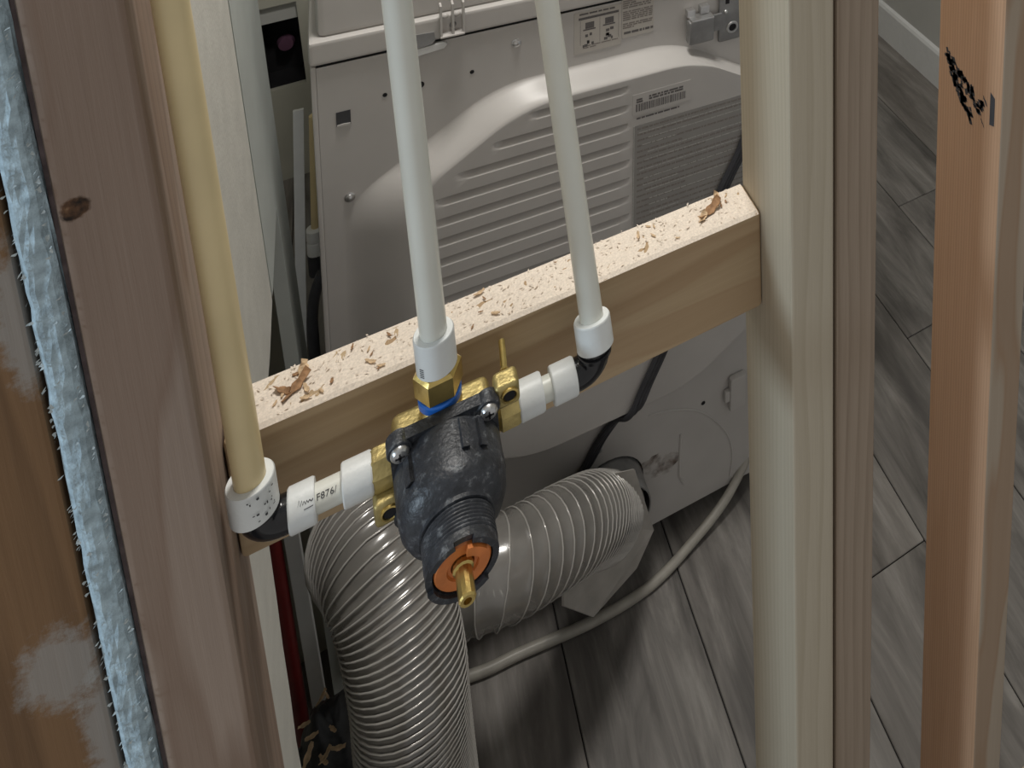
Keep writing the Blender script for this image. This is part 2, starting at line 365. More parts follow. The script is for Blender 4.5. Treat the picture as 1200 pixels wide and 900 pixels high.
# smudged ink stamp on the left face of the third stud
def flat_marks(pairs, plane_x): 
    b = NB()
    for P in pairs:
        vs = [b.verts.new((plane_x, y, z)) for y, z in P]; b.faces.new(vs)
    return b
rk = random.Random(11); st = []
def streak(y0, z0, y1, z1, w):
    n = 6; up = []; lo = []
    for i in range(n+1):
        t = i/n; y = y0+(y1-y0)*t; z = z0+(z1-z0)*t; ww = 1.5*w*(.4+.8*rk.random())*(1-.75*abs(2*t-1)**3)
        up.append((y, z+ww)); lo.append((y+.001*(rk.random()-.5), z-ww))
    return up+lo[::-1]
for (ya, za, yb, zb, w, nn) in ((.0775, .0575, .024, .0325, .0075, 80), (.069, .0445, .039, .0175, .0065, 60)):
    for k in range(nn):
        t = rk.random(); y = ya+(yb-ya)*t; z = za+(zb-za)*t+w*rk.uniform(-1, 1); a_ = .0014+.0026*rk.random(); h_ = .001+.0026*rk.random()
        st.append([(y+a_, z+h_*.6), (y-a_*.4, z+h_), (y-a_, z-h_*.5), (y+a_*.3, z-h_)])
st.append([(.0145, .0575), (.0085, .0545), (.0085, .0275), (.0145, .0255)])
st.append(streak(.024, .048, .018, .041, .0012)); st.append(streak(.026, .024, .021, .018, .001))
obj('ink_stamp', flat_marks(st, S3-.0002), MAT['ink'], s3, smooth=False, label='smudged black ink stamp')
# plates the studs stand on and under
woodP = wood('plate_fir', (.5, .4, .27), (.33, .24, .15), axis='X', ring=30, seed=6.)
for nm, z0, z1, lab in (('bottom_plate', ZF, ZF+.038, 'fir bottom plate under the row of studs'), ('top_plate', ZC-.038, ZC, 'fir top plate over the row of studs')):
    b = NB(); box(b, -.16, .75, .0, .0925, z0, z1, .002); tag(obj(nm, b, woodP), lab, 'plate')
# blocking
woodK = wood('blocking_pine', (.50, .375, .235), (.33, .225, .125), axis='X', ring=17, pith=(.02, -.16, 0), stain=(.36, .23, .13), stain_amt=.45, seed=1.6, contrast=1.25, wobble=.04, fib=.3)
b = NB(); quadbox(b, [Vector((-.002, .051, -.089)), Vector((-.002, .089, -.089)), Vector((-.002, .089, 0)), Vector((-.002, .051, 0))], (LB+.002, 0, 0), .0035)
tag(obj('blocking', b, woodK), 'horizontal pine blocking nailed between two studs behind the valve', 'blocking')
# dust layer: uncountable fine sawdust on the blocking top
b = NB(); rs = random.Random(21)
NX, NY = 120, 12
grid = [[None]*(NY+1) for _ in range(NX+1)]
for i in range(NX+1):
    for j in range(NY+1):
        x = .004+(LB-.006)*i/NX; y = .0517+.0358*j/NY
        e = min(j, NY-j, i, NX-i)
        h = .0001+(.0011*max(0, .35+noise.noise((x*70, y*90, 1)))+.0007*noise.noise((x*260, y*260, 4))) * min(1, e/2)
        grid[i][j] = b.verts.new((x, y, (max(h, -.0004) if e else -.0002)-(.0010 if j == 0 else (-.0002 if j == 1 else 0))))
for i in range(NX):
    for j in range(NY): b.faces.new((grid[i][j], grid[i+1][j], grid[i+1][j+1], grid[i][j+1]))
for k in range(420):
    x = .006+rs.random()*(LB-.012); y = .055+rs.random()*.032; l = .0005+rs.random()*.0014; a = rs.random()*3.14; w = l*.35; z = .0011+rs.random()*.0006
    d = Vector((math.cos(a), math.sin(a), 0)); n_ = Vector((-d.y, d.x, 0)); c = Vector((x, y, z))
    vs = [b.verts.new(c+d*l+Vector((0, 0, .0004*rs.random()))), b.verts.new(c+n_*w), b.verts.new(c-d*l), b.verts.new(c-n_*w+Vector((0, 0, .0006*rs.random())))]
    b.faces.new(vs)
tag(obj('sawdust', b, MAT['sawdust'], smooth=False), 'layer of fine pale sawdust covering the top of the blocking', 'sawdust', kind='stuff')
# individual shavings on the blocking
def shaving(l, w, curl, mat, tw=0):
    b = NB(); n = 6; A = []
    for i in range(n+1):
        t = i/n-.5; ang = curl*t; z = (1-math.cos(ang))*l/max(abs(curl), .2)*.6+.0003
        ww = w*(1-.5*abs(2*t))*(1+.25*math.sin(i*2.3+l*999))
        A.append([b.verts.new((l*t, s*ww, z+s*tw*t+o_)) for s, o_ in ((-1, 0), (1, 0), (1, .0006), (-1, .0006))])
    for P, Q in zip(A, A[1:]):
        for k in range(4): b.faces.new((P[k], P[(k+1) % 4], Q[(k+1) % 4], Q[k]))
    b.faces.new(A[0]); b.faces.new(A[-1][::-1])
    bmesh.ops.recalc_face_normals(b, faces=b.faces)
    me = bpy.data.meshes.new('wood_shaving'); b.to_mesh(me); b.free(); me.materials.append(mat); return me
SH = [shaving(.009, .0016, 1.0, MAT['chip']), shaving(.007, .0011, -.8, MAT['chipdark']), shaving(.012, .002, 1.6, MAT['chip'], .001), shaving(.006, .0018, .5, MAT['chipdark'])]
for k in range(30):
    o = bpy.data.objects.new('wood_shaving', SH[rs.randrange(4)]); COL.objects.link(o)
    o.location = (.012+rs.random()*(LB-.03), .057+rs.random()*.027, .0012); o.rotation_euler = (0, 0, rs.random()*6.28)
    s = .3+.45*rs.random(); o.scale = (s, s, s)
    tag(o, 'thin curled wood shaving lying on the sawdust of the blocking', 'shaving', 'wood shavings on the blocking')
# bigger curled shavings
def big_chip(name, loc, rz, parts, label, mat, cat='wood chip'):
    root = thing(name, loc, label, cat)
    for (l, w, c, dx, dy, a, m) in parts:
        me = shaving(l, w, c, MAT[m], .003); o = bpy.data.objects.new('curl', me); COL.objects.link(o); o.parent = root
        o.location = (dx, dy, .0006); o.rotation_euler = (0, -.25*(1 if c > 1 else 0), a)
    root.rotation_euler = (0, 0, rz); return root
big_chip('curled_shaving', (.322, .072, .001), .35, [(.021, .004, 2.2, 0, 0, 0, 'chipdark'), (.014, .003, 1.8, .009, .003, .8, 'chip'), (.012, .0016, .6, .013, .006, 1.2, 'chipdark'), (.01, .003, 1.2, -.009, -.001, .3, 'chip')], 'brown curled shaving cluster on the blocking next to the pale stud', 'chipdark')
big_chip('splinter_pile', (.035, .072, .001), .5, [(.02, .003, 1.2, 0, -.003, .2, 'chipdark'), (.012, .003, 1.6, .008, .004, .9, 'chip'), (.012, .002, .8, -.006, .002, 1.9, 'chipdark')], 'brown splinters heaped on the blocking near the cream pipe', 'chipdark')
# ------------------------------------------------------------------ blue drywall edge between the two left studs
b = NB(); rg = random.Random(9); n = 240
L_, R_ = [], []
for i in range(n+1):
    z = ZS0+(ZS1-ZS0)*i/n
    jl = .0012*noise.noise((z*60, 0, 2))+.0006*noise.noise((z*300, 1, 2)); jr = .0016*noise.noise((z*45, 5, 3))+.0008*noise.noise((z*260, 4, 2))
    cols = []
    for k in range(7):
        t = k/6; x = (-.0563+jl)*(1-t)+(-.0432+jr)*t
        y = .0+.0018*noise.noise((x*220, z*120, 7))+.0035*(abs(2*t-1)**4)
        cols.append(b.verts.new((x, y, z)))
    L_.append(cols)
for A, B in zip(L_, L_[1:]):
    for k in range(6): b.faces.new((A[k], A[k+1], B[k+1], B[k]))
backA = [b.verts.new((-.0563, .118, z)) for z in (ZS0, ZS1)]; backB = [b.verts.new((-.0432, .118, z)) for z in (ZS0, ZS1)]
b.faces.new((backA[0], backA[1], backB[1], backB[0]))
b.faces.new([r[0] for r in L_]+[backA[1], backA[0]]); b.faces.new([r[-1] for r in L_][::-1]+[backB[0], backB[1]])
b.faces.new(L_[0]+[backB[0], backA[0]]); b.faces.new(L_[-1][::-1]+[backA[1], backB[1]])
blue = obj('drywall_sheet', b, MAT['gypsum'], smooth=False)
tag(blue, 'pale blue drywall sheet with a rough cut edge, wedged between two studs', 'drywall')
b = NB()
for k in range(420):     # torn fibres along both cut edges and over the face
    z = -.35+rg.random()*.78; side = rg.random()
    x = -.0563+.001*rg.random() if side < .4 else (-.0432-.001*rg.random() if side < .85 else -.054+.009*rg.random())
    a = rg.uniform(-1.2, 1.2)+(3.14 if rg.random() < .5 else 0); l = .0008+.0022*rg.random()**2
    c = Vector((x, -.0002, z)); d = Vector((math.cos(a)*.7, -.5*rg.random(), math.sin(a)*1.0))*l; w = Vector((.0005*rg.random()+.0003, .0005, .0005))
    v = [b.verts.new(c-w), b.verts.new(c+w), b.verts.new(c+d+w*.4), b.verts.new(c+d-w*.4)]; b.faces.new(v)
o = obj('torn_fibres', b, MAT['gypsum2'], blue, smooth=False); o['kind'] = 'stuff'
b = NB(); box(b, -.0426, -.0403, .006, .1, ZS0, ZS1); obj('groove_shade_strip', b, MAT['darkbrown'], blue, smooth=False)  # dark strip painting the shade in the groove beside the stud
# ------------------------------------------------------------------ pipes
def ring_prof(r0, r1, l): return [(r0, 0), (r1-.0006, 0), (r1, .0008), (r1, l-.0012), (r1-.0007, l), (r0, l)]
def pipe_seg(bm, a, c, r=.00795, seg=28):
    a, c = Vector(a), Vector(c); d = c-a; return lathe(bm, [(r, 0), (r, d.length)], a, d, seg)
def ring(bm, a, c, r1=.0119, r0=.0080):
    a, c = Vector(a), Vector(c); d = c-a; return lathe(bm, ring_prof(r0, r1, d.length), a, d, 36, close=True)
def cyl_patch(bm, a, d, ref, r, polys):
    """flat print wrapped on a cylinder: polys in (along, arc length) about direction ref"""
    a = Vector(a); d = Vector(d).normalized(); ref = (Vector(ref)-d*Vector(ref).dot(d)).normalized(); w = ref.cross(d)
    for P in polys:
        vs = [bm.verts.new(a+d*t+(ref*math.cos(s/r)+w*math.sin(s/r))*r) for t, s in P]; bm.faces.new(vs)
XL, XR, XM, YP, ZP = .0145, .2135, .1155, .018, -.032
def riser(name, top, bot, r_len, mat, label, rz):
    root = thing(name, bot, label, 'pipe')
    top, bot = Vector(top), Vector(bot); d = (top-bot).normalized()
    b = NB(); pipe_seg(b, bot+d*.001, top); obj('pipe', b, mat, root)
    b = NB(); ring(b, bot, bot+d*r_len, .0124 if rz else .0119); rg_ = obj('expansion_ring', b, MAT['ring'], root)
    return root, rg_, d
rootL, ringL, dL = riser('pex_riser', (.0095, .024, 1.3), (XL, YP-.001, -.0185), .0225, MAT['pex_old'], 'cream yellowed pex riser pipe running up beside the pinkish stud', 1)
rootM, ringM, dM = riser('pex_riser', (.112, .03, 1.3), (XM, YP, .024), .025, MAT['pex'], 'white pex riser pipe rising from the brass nut of the valve', 0)
rootR, ringR, dR = riser('pex_riser', (.196, .34, 1.05), (XR, YP, -.0165), .0195, MAT['pex'], 'white pex riser pipe standing on the black elbow right of the valve', 1)
cdir = Vector((.102, -.496, .544))
b = NB(); rp = random.Random(4)
for k in range(16):
    t, s = .004+.017*rp.random(), -.008+.018*rp.random(); w, h = .0005+.0012*rp.random()**2, .0004+.0008*rp.random()
    cyl_patch(b, Vector((XL, YP-.002, -.0185)), dL, cdir-Vector((XL, YP, 0))+Vector((.25, 0, 0)), .01255, [[(t, s), (t, s+h), (t+w, s+h*1.4), (t+w*1.2, s)]])
obj('ink_smudge', b, MAT['ink'], ringL, smooth=False, label='black ink specks')
b = NB()
for k in range(5): cyl_patch(b, Vector((XM, YP, .024)), dM, Vector((-.75, -.65, 0)), .01205, [[(.003+.0014*k, -.0016), (.003+.0014*k, .0014), (.0037+.0014*k, .0012), (.0037+.0014*k, -.0017)]])
obj('ink_lettering', b, MAT['ink'], ringM, smooth=False)
def elbow(name, x, sgn, label):
    """black elbow: from the riser foot down and round to the horizontal stub"""
    root = thing(name, (x, YP, ZP-.012), label, 'elbow')
    c = .012
    pts = [Vector((x, YP, ZP+.018))]+[Vector((x+sgn*c*(1-math.cos(t)), YP, ZP+c-c*math.sin(t))) for t in [i*math.pi/2/8 for i in range(9)]]+[Vector((x+sgn*.02, YP, ZP))]
    b = NB(); tube(b, pts, .0102, 22); obj('bend', b, MAT['elbow'], root)
    b = NB(); lathe(b, [(.0102, 0), (.0116, .0006), (.0116, .003), (.0102, .0036)], (x, YP, ZP+.0115), (0, 0, 1), 28); obj('collar', b, MAT['elbow'], root)
    return root
elbow('pipe_elbow', XL+.001, 1, 'glossy black plastic elbow under the cream pipe')
elbow('pipe_elbow', XR-.001, -1, 'glossy black plastic elbow under the white pipe right of the valve')
def stub(x0, x1, r0, r1, label):
    root = thing('pex_stub', ((x0+x1)/2, YP, ZP-.012), label, 'pipe')
    b = NB(); pipe_seg(b, (x0, YP, ZP), (x1, YP, ZP)); obj('pipe', b, MAT['pex'], root)
    out = []
    for a, c in (r0, r1):
        b = NB(); ring(b, (a, YP, ZP), (c, YP, ZP)); out.append(obj('expansion_ring', b, MAT['ring'], root))
    return root, out
st_l, rl = stub(.0335, .077, (.0300, .0440), (.0580, .0745), 'short horizontal pex stub with printed ring left of the valve')
st_r, rr_ = stub(.1615, .196, (.1605, .1765), (.1825, .1985), 'short horizontal pex stub with two blank rings right of the valve')
# printing on the left stub: a scribble, then F876/
def text_polys(txt, size):
    cu = bpy.data.curves.new('t', 'FONT'); cu.body = txt; cu.size = size; cu.resolution_u = 2
    t = bpy.data.objects.new('t', cu); COL.objects.link(t); bpy.context.view_layer.update()
    me = t.evaluated_get(bpy.context.evaluated_depsgraph_get()).to_mesh()
    bm = bmesh.new(); bm.from_mesh(me); bmesh.ops.triangulate(bm, faces=bm.faces)
    P = [[(v.co.x, v.co.y) for v in f.verts] for f in bm.faces]; bm.free()
    bpy.data.objects.remove(t); return P
ref = cdir-Vector((.05, YP, ZP))
b = NB(); cyl_patch(b, (.0446, YP, ZP), (1, 0, 0), ref, .00815, [[(x, y-.0012) for x, y in P] for P in text_polys('F876/', .0048)])
obj('printed_lettering', b, MAT['ink'], st_l, smooth=False)
b = NB(); sc = []
xs = [(.0355, .0), (.0362, .003), (.0368, -.0002), (.0376, .0024), (.038, .0), (.0388, .0016), (.0394, 0), (.0402, .0014), (.0408, .0002), (.0416, .0012), (.0424, .0002), (.0434, .001)]
for (xa, ya), (xb, yb) in zip(xs, xs[1:]): sc.append([(xa, ya-.0003), (xb, yb-.0003), (xb, yb+.0003), (xa, ya+.0003)])
sc.append([(.0385, -.0026), (.0432, -.0024), (.0432, -.002), (.0385, -.0022)])
cyl_patch(b, (0, YP, ZP), (1, 0, 0), ref, .01205, sc); obj('scribble', b, MAT['ink'], rl[0], smooth=False)
# ------------------------------------------------------------------ shower valve
V = Vector((XM, 0, -.0265))
val = thing('shower_valve', (XM, YP, ZP-.034), 'brass shower valve with black threaded housing, orange insert and brass stem', 'valve')
b = NB(); box(b, XM-.029, XM+.029, .0045, .030, V.z-.022, V.z+.018, .005, 3)
lathe(b, [(.0115, 0), (.0125, .002), (.0125, .012), (.0105, .014)], (XM-.0415, YP, ZP), (1, 0, 0), 8, math.pi/8)
lathe(b, [(.0115, 0), (.0125, .002), (.0125, .012), (.0105, .014)], (XM+.0455, YP, ZP), (-1, 0, 0), 8, math.pi/8)
body = obj('brass_body', b, MAT['brass_rough'], val)
for sx, sz in ((1, 1), (-1, -1)):      # ears with stop screws
    ex, ez = XM+(.0375 if sx > 0 else -.035), (-.003 if sz > 0 else -.046)
    b = NB(); box(b, ex-.0075, ex+.0075, -.001, .013, ez-.0085, ez+.0085, .003, 3); ear = obj('ear', b, MAT['brass_rough'], val)
    b = NB(); lathe(b, [(.0052, .0003), (.0052, -.0014), (.0042, -.0016), (.0036, -.0002), (0, -.0002)], (ex+.001, -.0008, ez+.001), (0, 1, 0), 20); obj('stop_screw', b, MAT['brass'], ear)
    b = NB(); lathe(b, [(0, 0), (.0034, 0), (.0034, .0004), (0, .0004)], (ex+.001, -.0019, ez+.001), (0, 1, 0), 16); obj('screw_recess', b, MAT['hole'], ear, label='dark screw recess')
b = NB(); lathe(b, [(.0125, 0), (.0125, .008), (.0105, .010), (.0105, .013)], (XM, YP, -.0125), (0, 0, 1), 24); obj('top_port', b, MAT['brass'], val)
b = NB(); lathe(b, [(.0118, 0), (.0128, .0008), (.0128, .0052), (.0118, .006)], (XM, YP, -.0005), (0, 0, 1), 32); obj('blue_ring', b, MAT['blue'], val, label='bright blue plastic ring')
b = NB(); lathe(b, [(.0122, 0), (.0142, .0015), (.0142, .0155), (.0122, .0175)], (XM, YP, .0065), (0, 0, 1), 6, .3); obj('hex_nut', b, MAT['brass'], val, angle=25)
# black housing, turned about the -Y axis
def rsq(h, r, n=8):
    out = []
    for q, (cx, cy) in enumerate(((h-r, h-r), (-h+r, h-r), (-h+r, -h+r), (h-r, -h+r))):
        for i in range(n+1):
            a = q*math.pi/2+i*math.pi/2/n; out.append((cx+r*math.cos(a), cy+r*math.sin(a)))
    return out
b = NB(); quadbox(b, [Vector((V.x+p[0], .0045, V.z+p[1])) for p in rsq(.0305, .0085)], (0, -.008, 0), 0)
flange = obj('flange', b, MAT['black'], val)
AX = (0, -1, 0); AXK = 1.02     # the cartridge stack is a little longer than nominal
b = NB(); lathe(b, [(.0, .002), (.0305, .002), (.0305, .006), (.0300, .026), (.0290, .033), (.0262, .0385), (.0215, .0415), (.0205, .0425), (.0205, .0450), (.0192, .0452)], V, AX, 56)
house = obj('housing', b, MAT['black'], val)
b = NB(); prof = [(.0188, .0445)]
for k in range(7): prof += [(.0188, .0455+.0021*k), (.0196, .0462+.0021*k), (.0196, .0468+.0021*k), (.0188, .0475+.0021*k)]
prof += [(.0193, .0607), (.0193, .0655), (.0158, .0655), (.0155, .058), (0, .058)]
lathe(b, prof, V, AX, 48); obj('threaded_neck', b, MAT['black'], val)
b = NB()                                                    # castellated rim tabs
for a0, a1 in ((.35, 1.2), (1.75, 2.6), (3.4, 5.4)):
    n = 10; A = []
    for i in range(n+1):
        a = a0+(a1-a0)*i/n; A.append([b.verts.new(V+Vector((math.cos(a)*r, -t*AXK, math.sin(a)*r))) for r, t in ((.0193, .065), (.0193, .0678), (.0160, .0678), (.0160, .065))])
    for P, Q in zip(A, A[1:]):
        for k in range(4): b.faces.new((P[k], P[(k+1) % 4], Q[(k+1) % 4], Q[k]))
    b.faces.new(A[0]); b.faces.new(A[-1])
obj('rim_tabs', b, MAT['black'], val)
b = NB(); lathe(b, [(.0150, .0575), (.0150, .0648), (.0142, .0658), (.0085, .0658), (.0078, .0645), (.0062, .0645), (.0062, .0575)], V, AX, 40)
ins = obj('orange_insert', b, MAT['orange'], val, label='orange plastic stop insert')
b = NB()
for a0, a1 in ((.55, 1.35),):
    A = []
    for i in range(9):
        a = a0+(a1-a0)*i/8; A.append([b.verts.new(V+Vector((math.cos(a)*r, -t*AXK, math.sin(a)*r))) for r, t in ((.0150, .0655), (.0150, .0692), (.0098, .0692), (.0098, .0655))])
    for P, Q in zip(A, A[1:]):
        for k in range(4): b.faces.new((P[k], P[(k+1) % 4], Q[(k+1) % 4], Q[k]))
    b.faces.new(A[0]); b.faces.new(A[-1])
obj('stop_tab', b, MAT['orange'], ins)
b = NB(); lathe(b, [(.0056, .057), (.0056, .0672), (.0045, .0680), (.0045, .0825), (.0038, .0835), (.0022, .0835), (.0022, .0795), (0, .0795)], V, AX, 12); obj('stem', b, MAT['brass'], val, angle=20)
AXK = 1.0
for k, (sx, sz) in enumerate(((-1, 1), (1, 1), (1, -1), (-1, -1))):
    c = V+Vector((sx*.0252, .0005, sz*.0245))
    b = NB(); lathe(b, [(.0072, -.004), (.0072, .0045), (.0066, .0055), (0, .0055)], c, AX, 20); obj('screw_boss', b, MAT['black'], flange)
    b = NB(); lathe(b, [(.0052, .005), (.0052, .0068), (.0040, .0086), (.0014, .0092), (.001, .0078), (0, .0078)], c, AX, 20); sc_ = obj('screw', b, MAT['bright'], val)
    b = NB()
    box(b, c.x-.0026, c.x+.0026, c.y-.0094, c.y-.0088, c.z-.0005, c.z+.0005); box(b, c.x-.0005, c.x+.0005, c.y-.0094, c.y-.0088, c.z-.0026, c.z+.0026)
    obj('cross_slot', b, MAT['hole'], sc_, smooth=False)
for a in (.9, 1.25, 2.35): # stiffening ribs on the housing
    b = NB(); d = Vector((math.cos(a), 0, math.sin(a))); t = Vector((-math.sin(a), 0, math.cos(a)))
    quadbox(b, [V+d*.0285+t*.0026+Vector((0, -.004, 0)), V+d*.0285-t*.0026+Vector((0, -.004, 0)), V+d*.0322-t*.0020+Vector((0, -.006, 0)), V+d*.0322+t*.0020+Vector((0, -.006, 0))], (0, -.02, 0))
    obj('housing_rib', b, MAT['black'], house)
# mounting screw from the ear into the blocking
scr = thing('mounting_screw', (.157, .045, -.012), 'brass wood screw holding the valve ear to the blocking', 'screw')
b = NB(); prof = [(.0012, 0)]
for k in range(17): prof += [(.0012, .0002+.0022*k), (.0021, .0011+.0022*k), (.0012, .0020+.0022*k)]
lathe(b, prof, (.1535, .0130, .0005), (.1, 1, -.30), 12); obj('shank', b, MAT['brass'], scr)
b = NB(); lathe(b, [(0, 0), (.0034, 0), (.0034, .002), (0, .002)], (.1535, .0128, .0006), (.1, 1, -.30), 14); obj('head', b, MAT['brass'], scr)
# ------------------------------------------------------------------ dryer (seen from behind)
aD = R(3.3); UX = Vector((math.cos(aD), 0, -math.sin(aD))); UZ = Vector((math.sin(aD), 0, math.cos(aD))); TL = Vector((.0322, .59, -.0814))
def D(u, w, v=0): return TL+UX*u+UZ*w+Vector((0, -v, 0))
DW, DH, BV = .686, .915, .034
dr = thing('clothes_dryer', (TL.x+.32, .95, ZF), 'white clothes dryer seen from its ribbed back panel', 'dryer')
def ubox(bm, u0, u1, w0, w1, v0, v1, bev=0): 
    return quadbox(bm, [D(u0, w0, v0), D(u1, w0, v0), D(u1, w1, v0), D(u0, w1, v0)], (0, -(v1-v0), 0), bev)
# back panel with an octagonal bulge and the exhaust hole
def roct(cx, cw, hu, hw, cu_, cw_, n=10, rad=.05):
    pts = [(cx+hu, cw-hw+cw_), (cx+hu, cw+hw-cw_), (cx+hu-cu_, cw+hw), (cx-hu+cu_, cw+hw), (cx-hu, cw+hw-cw_), (cx-hu, cw-hw+cw_), (cx-hu+cu_, cw-hw), (cx+hu-cu_, cw-hw)]
    out = []
    for i in range(8):
        p0, p1, p2 = Vector(pts[i-1]).to_2d(), Vector(pts[i]).to_2d(), Vector(pts[(i+1) % 8]).to_2d()
        a = p1+(p0-p1).normalized()*rad; c = p1+(p2-p1).normalized()*rad
        for k in range(n+1):
            t = k/n; out.append((1-t)**2*a+2*t*(1-t)*p1+t*t*c)
    return out
CX, CW = .325, -.37
b = NB(); loops = []
for s in (0, .06, .15, .3, .5, .7, .85, .94, 1):
    k = s*s*(3-2*s); g = .021*s
    loops.append([b.verts.new(D(p.x, p.y, BV*k)) for p in roct(CX+.03*s, -.372, .300-g-.03*s, .290-g, .18-.05*s, .11-.03*s, rad=.045)])
n = len(loops[0])
for A, B in zip(loops, loops[1:]):
    for i in range(n): b.faces.new((A[i], A[(i+1) % n], B[(i+1) % n], B[i]))
FLD = [(.385, -.107), (.248, -.107), (.116, -.192), (.116, -.425), (.385, -.425)]
fl = [b.verts.new(D(*p, BV)) for p in FLD]
es0 = [b.edges.new((fl[i], fl[(i+1) % 5])) for i in range(5)]+[b.edges.get((loops[-1][i], loops[-1][(i+1) % n])) for i in range(n)]
bmesh.ops.triangle_fill(b, use_beauty=True, edges=es0, use_dissolve=False)
rc = [b.verts.new(D(*p)) for p in ((.006, -DH), (DW-.006, -DH), (DW-.006, -.002), (.006, -.002))]
HC = (.357, -.808)
hc = [b.verts.new(D(HC[0]+.056*math.cos(i*math.pi/16), HC[1]+.056*math.sin(i*math.pi/16))) for i in range(32)]
es = []
for lp in (rc, hc): es += [b.edges.new((lp[i], lp[(i+1) % len(lp)])) for i in range(len(lp))]
es += [b.edges.get((loops[0][i], loops[0][(i+1) % n])) for i in range(n)]
bmesh.ops.triangle_fill(b, use_beauty=True, edges=es, use_dissolve=False)
panel = obj('back_panel', b, MAT['dryer'], dr, angle=50)
# cabinet shell: sides, bottom, front
b = NB()
ubox(b, 0, .006, -DH, 0, -.74, .0005, .0015); ubox(b, DW-.006, DW, -DH, 0, -.74, .0005, .0015)
ubox(b, .006, DW-.006, -DH, -DH+.003, -.74, -.001); ubox(b, 0, DW, -DH, 0, -.745, -.74)
obj('cabinet', b, MAT['dryer'], dr)
b = NB(); ubox(b, .004, DW-.004, -.003, .0015, -.73, -.0035); obj('seam', b, MAT['dryer_dark'], dr, smooth=False)
# top cover: lower strip stands proud, ledge above it
b = NB()
ubox(b, -.001, DW+.001, .0015, .0325, -.74, .0045, .005); top = obj('top_cover', b, MAT['dryer'], dr)
b = NB(); ubox(b, .008, DW-.008, .03, .112, -.735, -.004, .009); obj('console_base', b, MAT['dryer'], dr)
for k, (u0, w0, hh) in enumerate(((.0, 0, 0),)): pass
foot_z = ZF
for (u, dep) in ((.05, -.06), (DW-.05, -.06), (.05, -.68), (DW-.05, -.68)):
    p = D(u, -DH, dep); b = NB(); lathe(b, [(.018, 0), (.02, .006), (.011, .010), (.009, p.z-ZF+.001)], (p.x, p.y, ZF), (0, 0, 1), 16); obj('foot', b, MAT['cord'], dr)
# louvre field pressed into the bulge: each row steps in sharply and slopes back out
rows = [-.1105+.0000-.02832*k for k in range(11)]
lefts = [.242, .196, .155, .128, .122, .120, .119, .119, .119, .119, .119]
ws = [-.107]
for w in rows: ws += [w, w-.0016, w-.0045, w-.0075, w-.0105, w-.0125]
ws = sorted(set([w for w in ws if w > -.425]+[-.425, -.192]), reverse=True)
b = NB(); G = []; NU = 48
for w in ws:
    ul = .116 if w < -.192 else .116+(w+.192)/.085*.132
    row = []
    for i in range(NU+1):
        u = ul+(.385-ul)*i/NU; dep = 0
        for rw, lf in zip(rows, lefts):
            d = rw-w
            if 0 <= d <= .0126:
                f = d/.0016 if d < .0016 else max(0, 1-(d-.0016)/.0108)
                e = max(0, min(1, (u-lf)/.012, (.3705-u)/.012)); dep = .0125*f*e
        row.append(b.verts.new(D(u, w, BV-dep)))
    G.append(row)
for A, B in zip(G, G[1:]):
    for i in range(NU): b.faces.new((A[i], A[i+1], B[i+1], B[i]))
obj('louvre_field', b, MAT['dryer'], panel, angle=30)
# holes, screws, punched square
for (u, w, r) in ((.1165, -.0549, .0042), (.1762, -.0544, .0026), (.0766, -.0570, .0026), (.5105, -.7298, .0034)):
    b = NB(); lathe(b, [(0, .0004), (r, .0004), (r, .0008), (0, .0008)], D(u, w), (0, -1, 0), 14)
    obj('drilled_hole', b, MAT['hole'], panel, smooth=False)
for (u, w, r) in ((.2309, -.0284, .005), (.0343, -.1821, .0048), (.3444, -.7235, .0045)):
    b = NB(); lathe(b, [(r*1.25, 0), (r*1.25, .001), (r, .0014), (r*.9, .003), (r*.5, .004), (0, .0042)], D(u, w), (0, -1, 0), 16); obj('screw', b, MAT['bright'], panel)
b = NB(); ubox(b, .0240, .0392, -.0832, -.0650, .0004, .001); obj('punched_square', b, MAT['dryer_dark'], panel, smooth=False, label='square punched opening')
b = NB(); quadbox(b, [D(.0246, -.0832, .0008), D(.0386, -.0842, .0008), D(.0386, -.0815, .0008), D(.0316, -.0806, .0008), D(.0246, -.0812, .0008)], (0, -.0012, 0)); obj('punched_lip', b, MAT['dryer'], panel, smooth=False)
# clip with three upright prongs on the seam
b = NB(); ubox(b, .1390, .1672, .0085, .0115, .0045, .016, .001)
for u in (.1390, .1525, .1648): ubox(b, u, u+.0028, .0095, .052, .004, .015, .0008)
for u in (.1455, .1590): sph(b, D(u, .034, .008), .0045, (1, .6, .8))
clip = obj('hose_clip', b, MAT['dryer'], dr)
b = NB(); sph(b, D(.1545, .0195, .0055), .0042, (1, .6, 1)); obj('screw', b, MAT['zinc'], clip)
b = NB(); quadbox(b, [D(.1075, .0165, .004), D(.1330, .0150, .004), D(.1340, .004, .004), D(.1300, -.0005, .004), D(.1075, -.003, .004)], (0, -.0022, 0)); pl = obj('hinge_plate', b, MAT['zinc'], dr, smooth=False)
b = NB(); quadbox(b, [D(.1000, -.0045, .001), D(.1440, -.0015, .001), D(.1480, -.0055, .001), D(.1440, -.0105, .001), D(.1240, -.0125, .001), D(.1180, -.0115, .001), D(.1000, -.0165, .001)], (0, -.0042, 0), .001); obj('paint_bracket', b, MAT['trim'], pl, label='white bent tab')
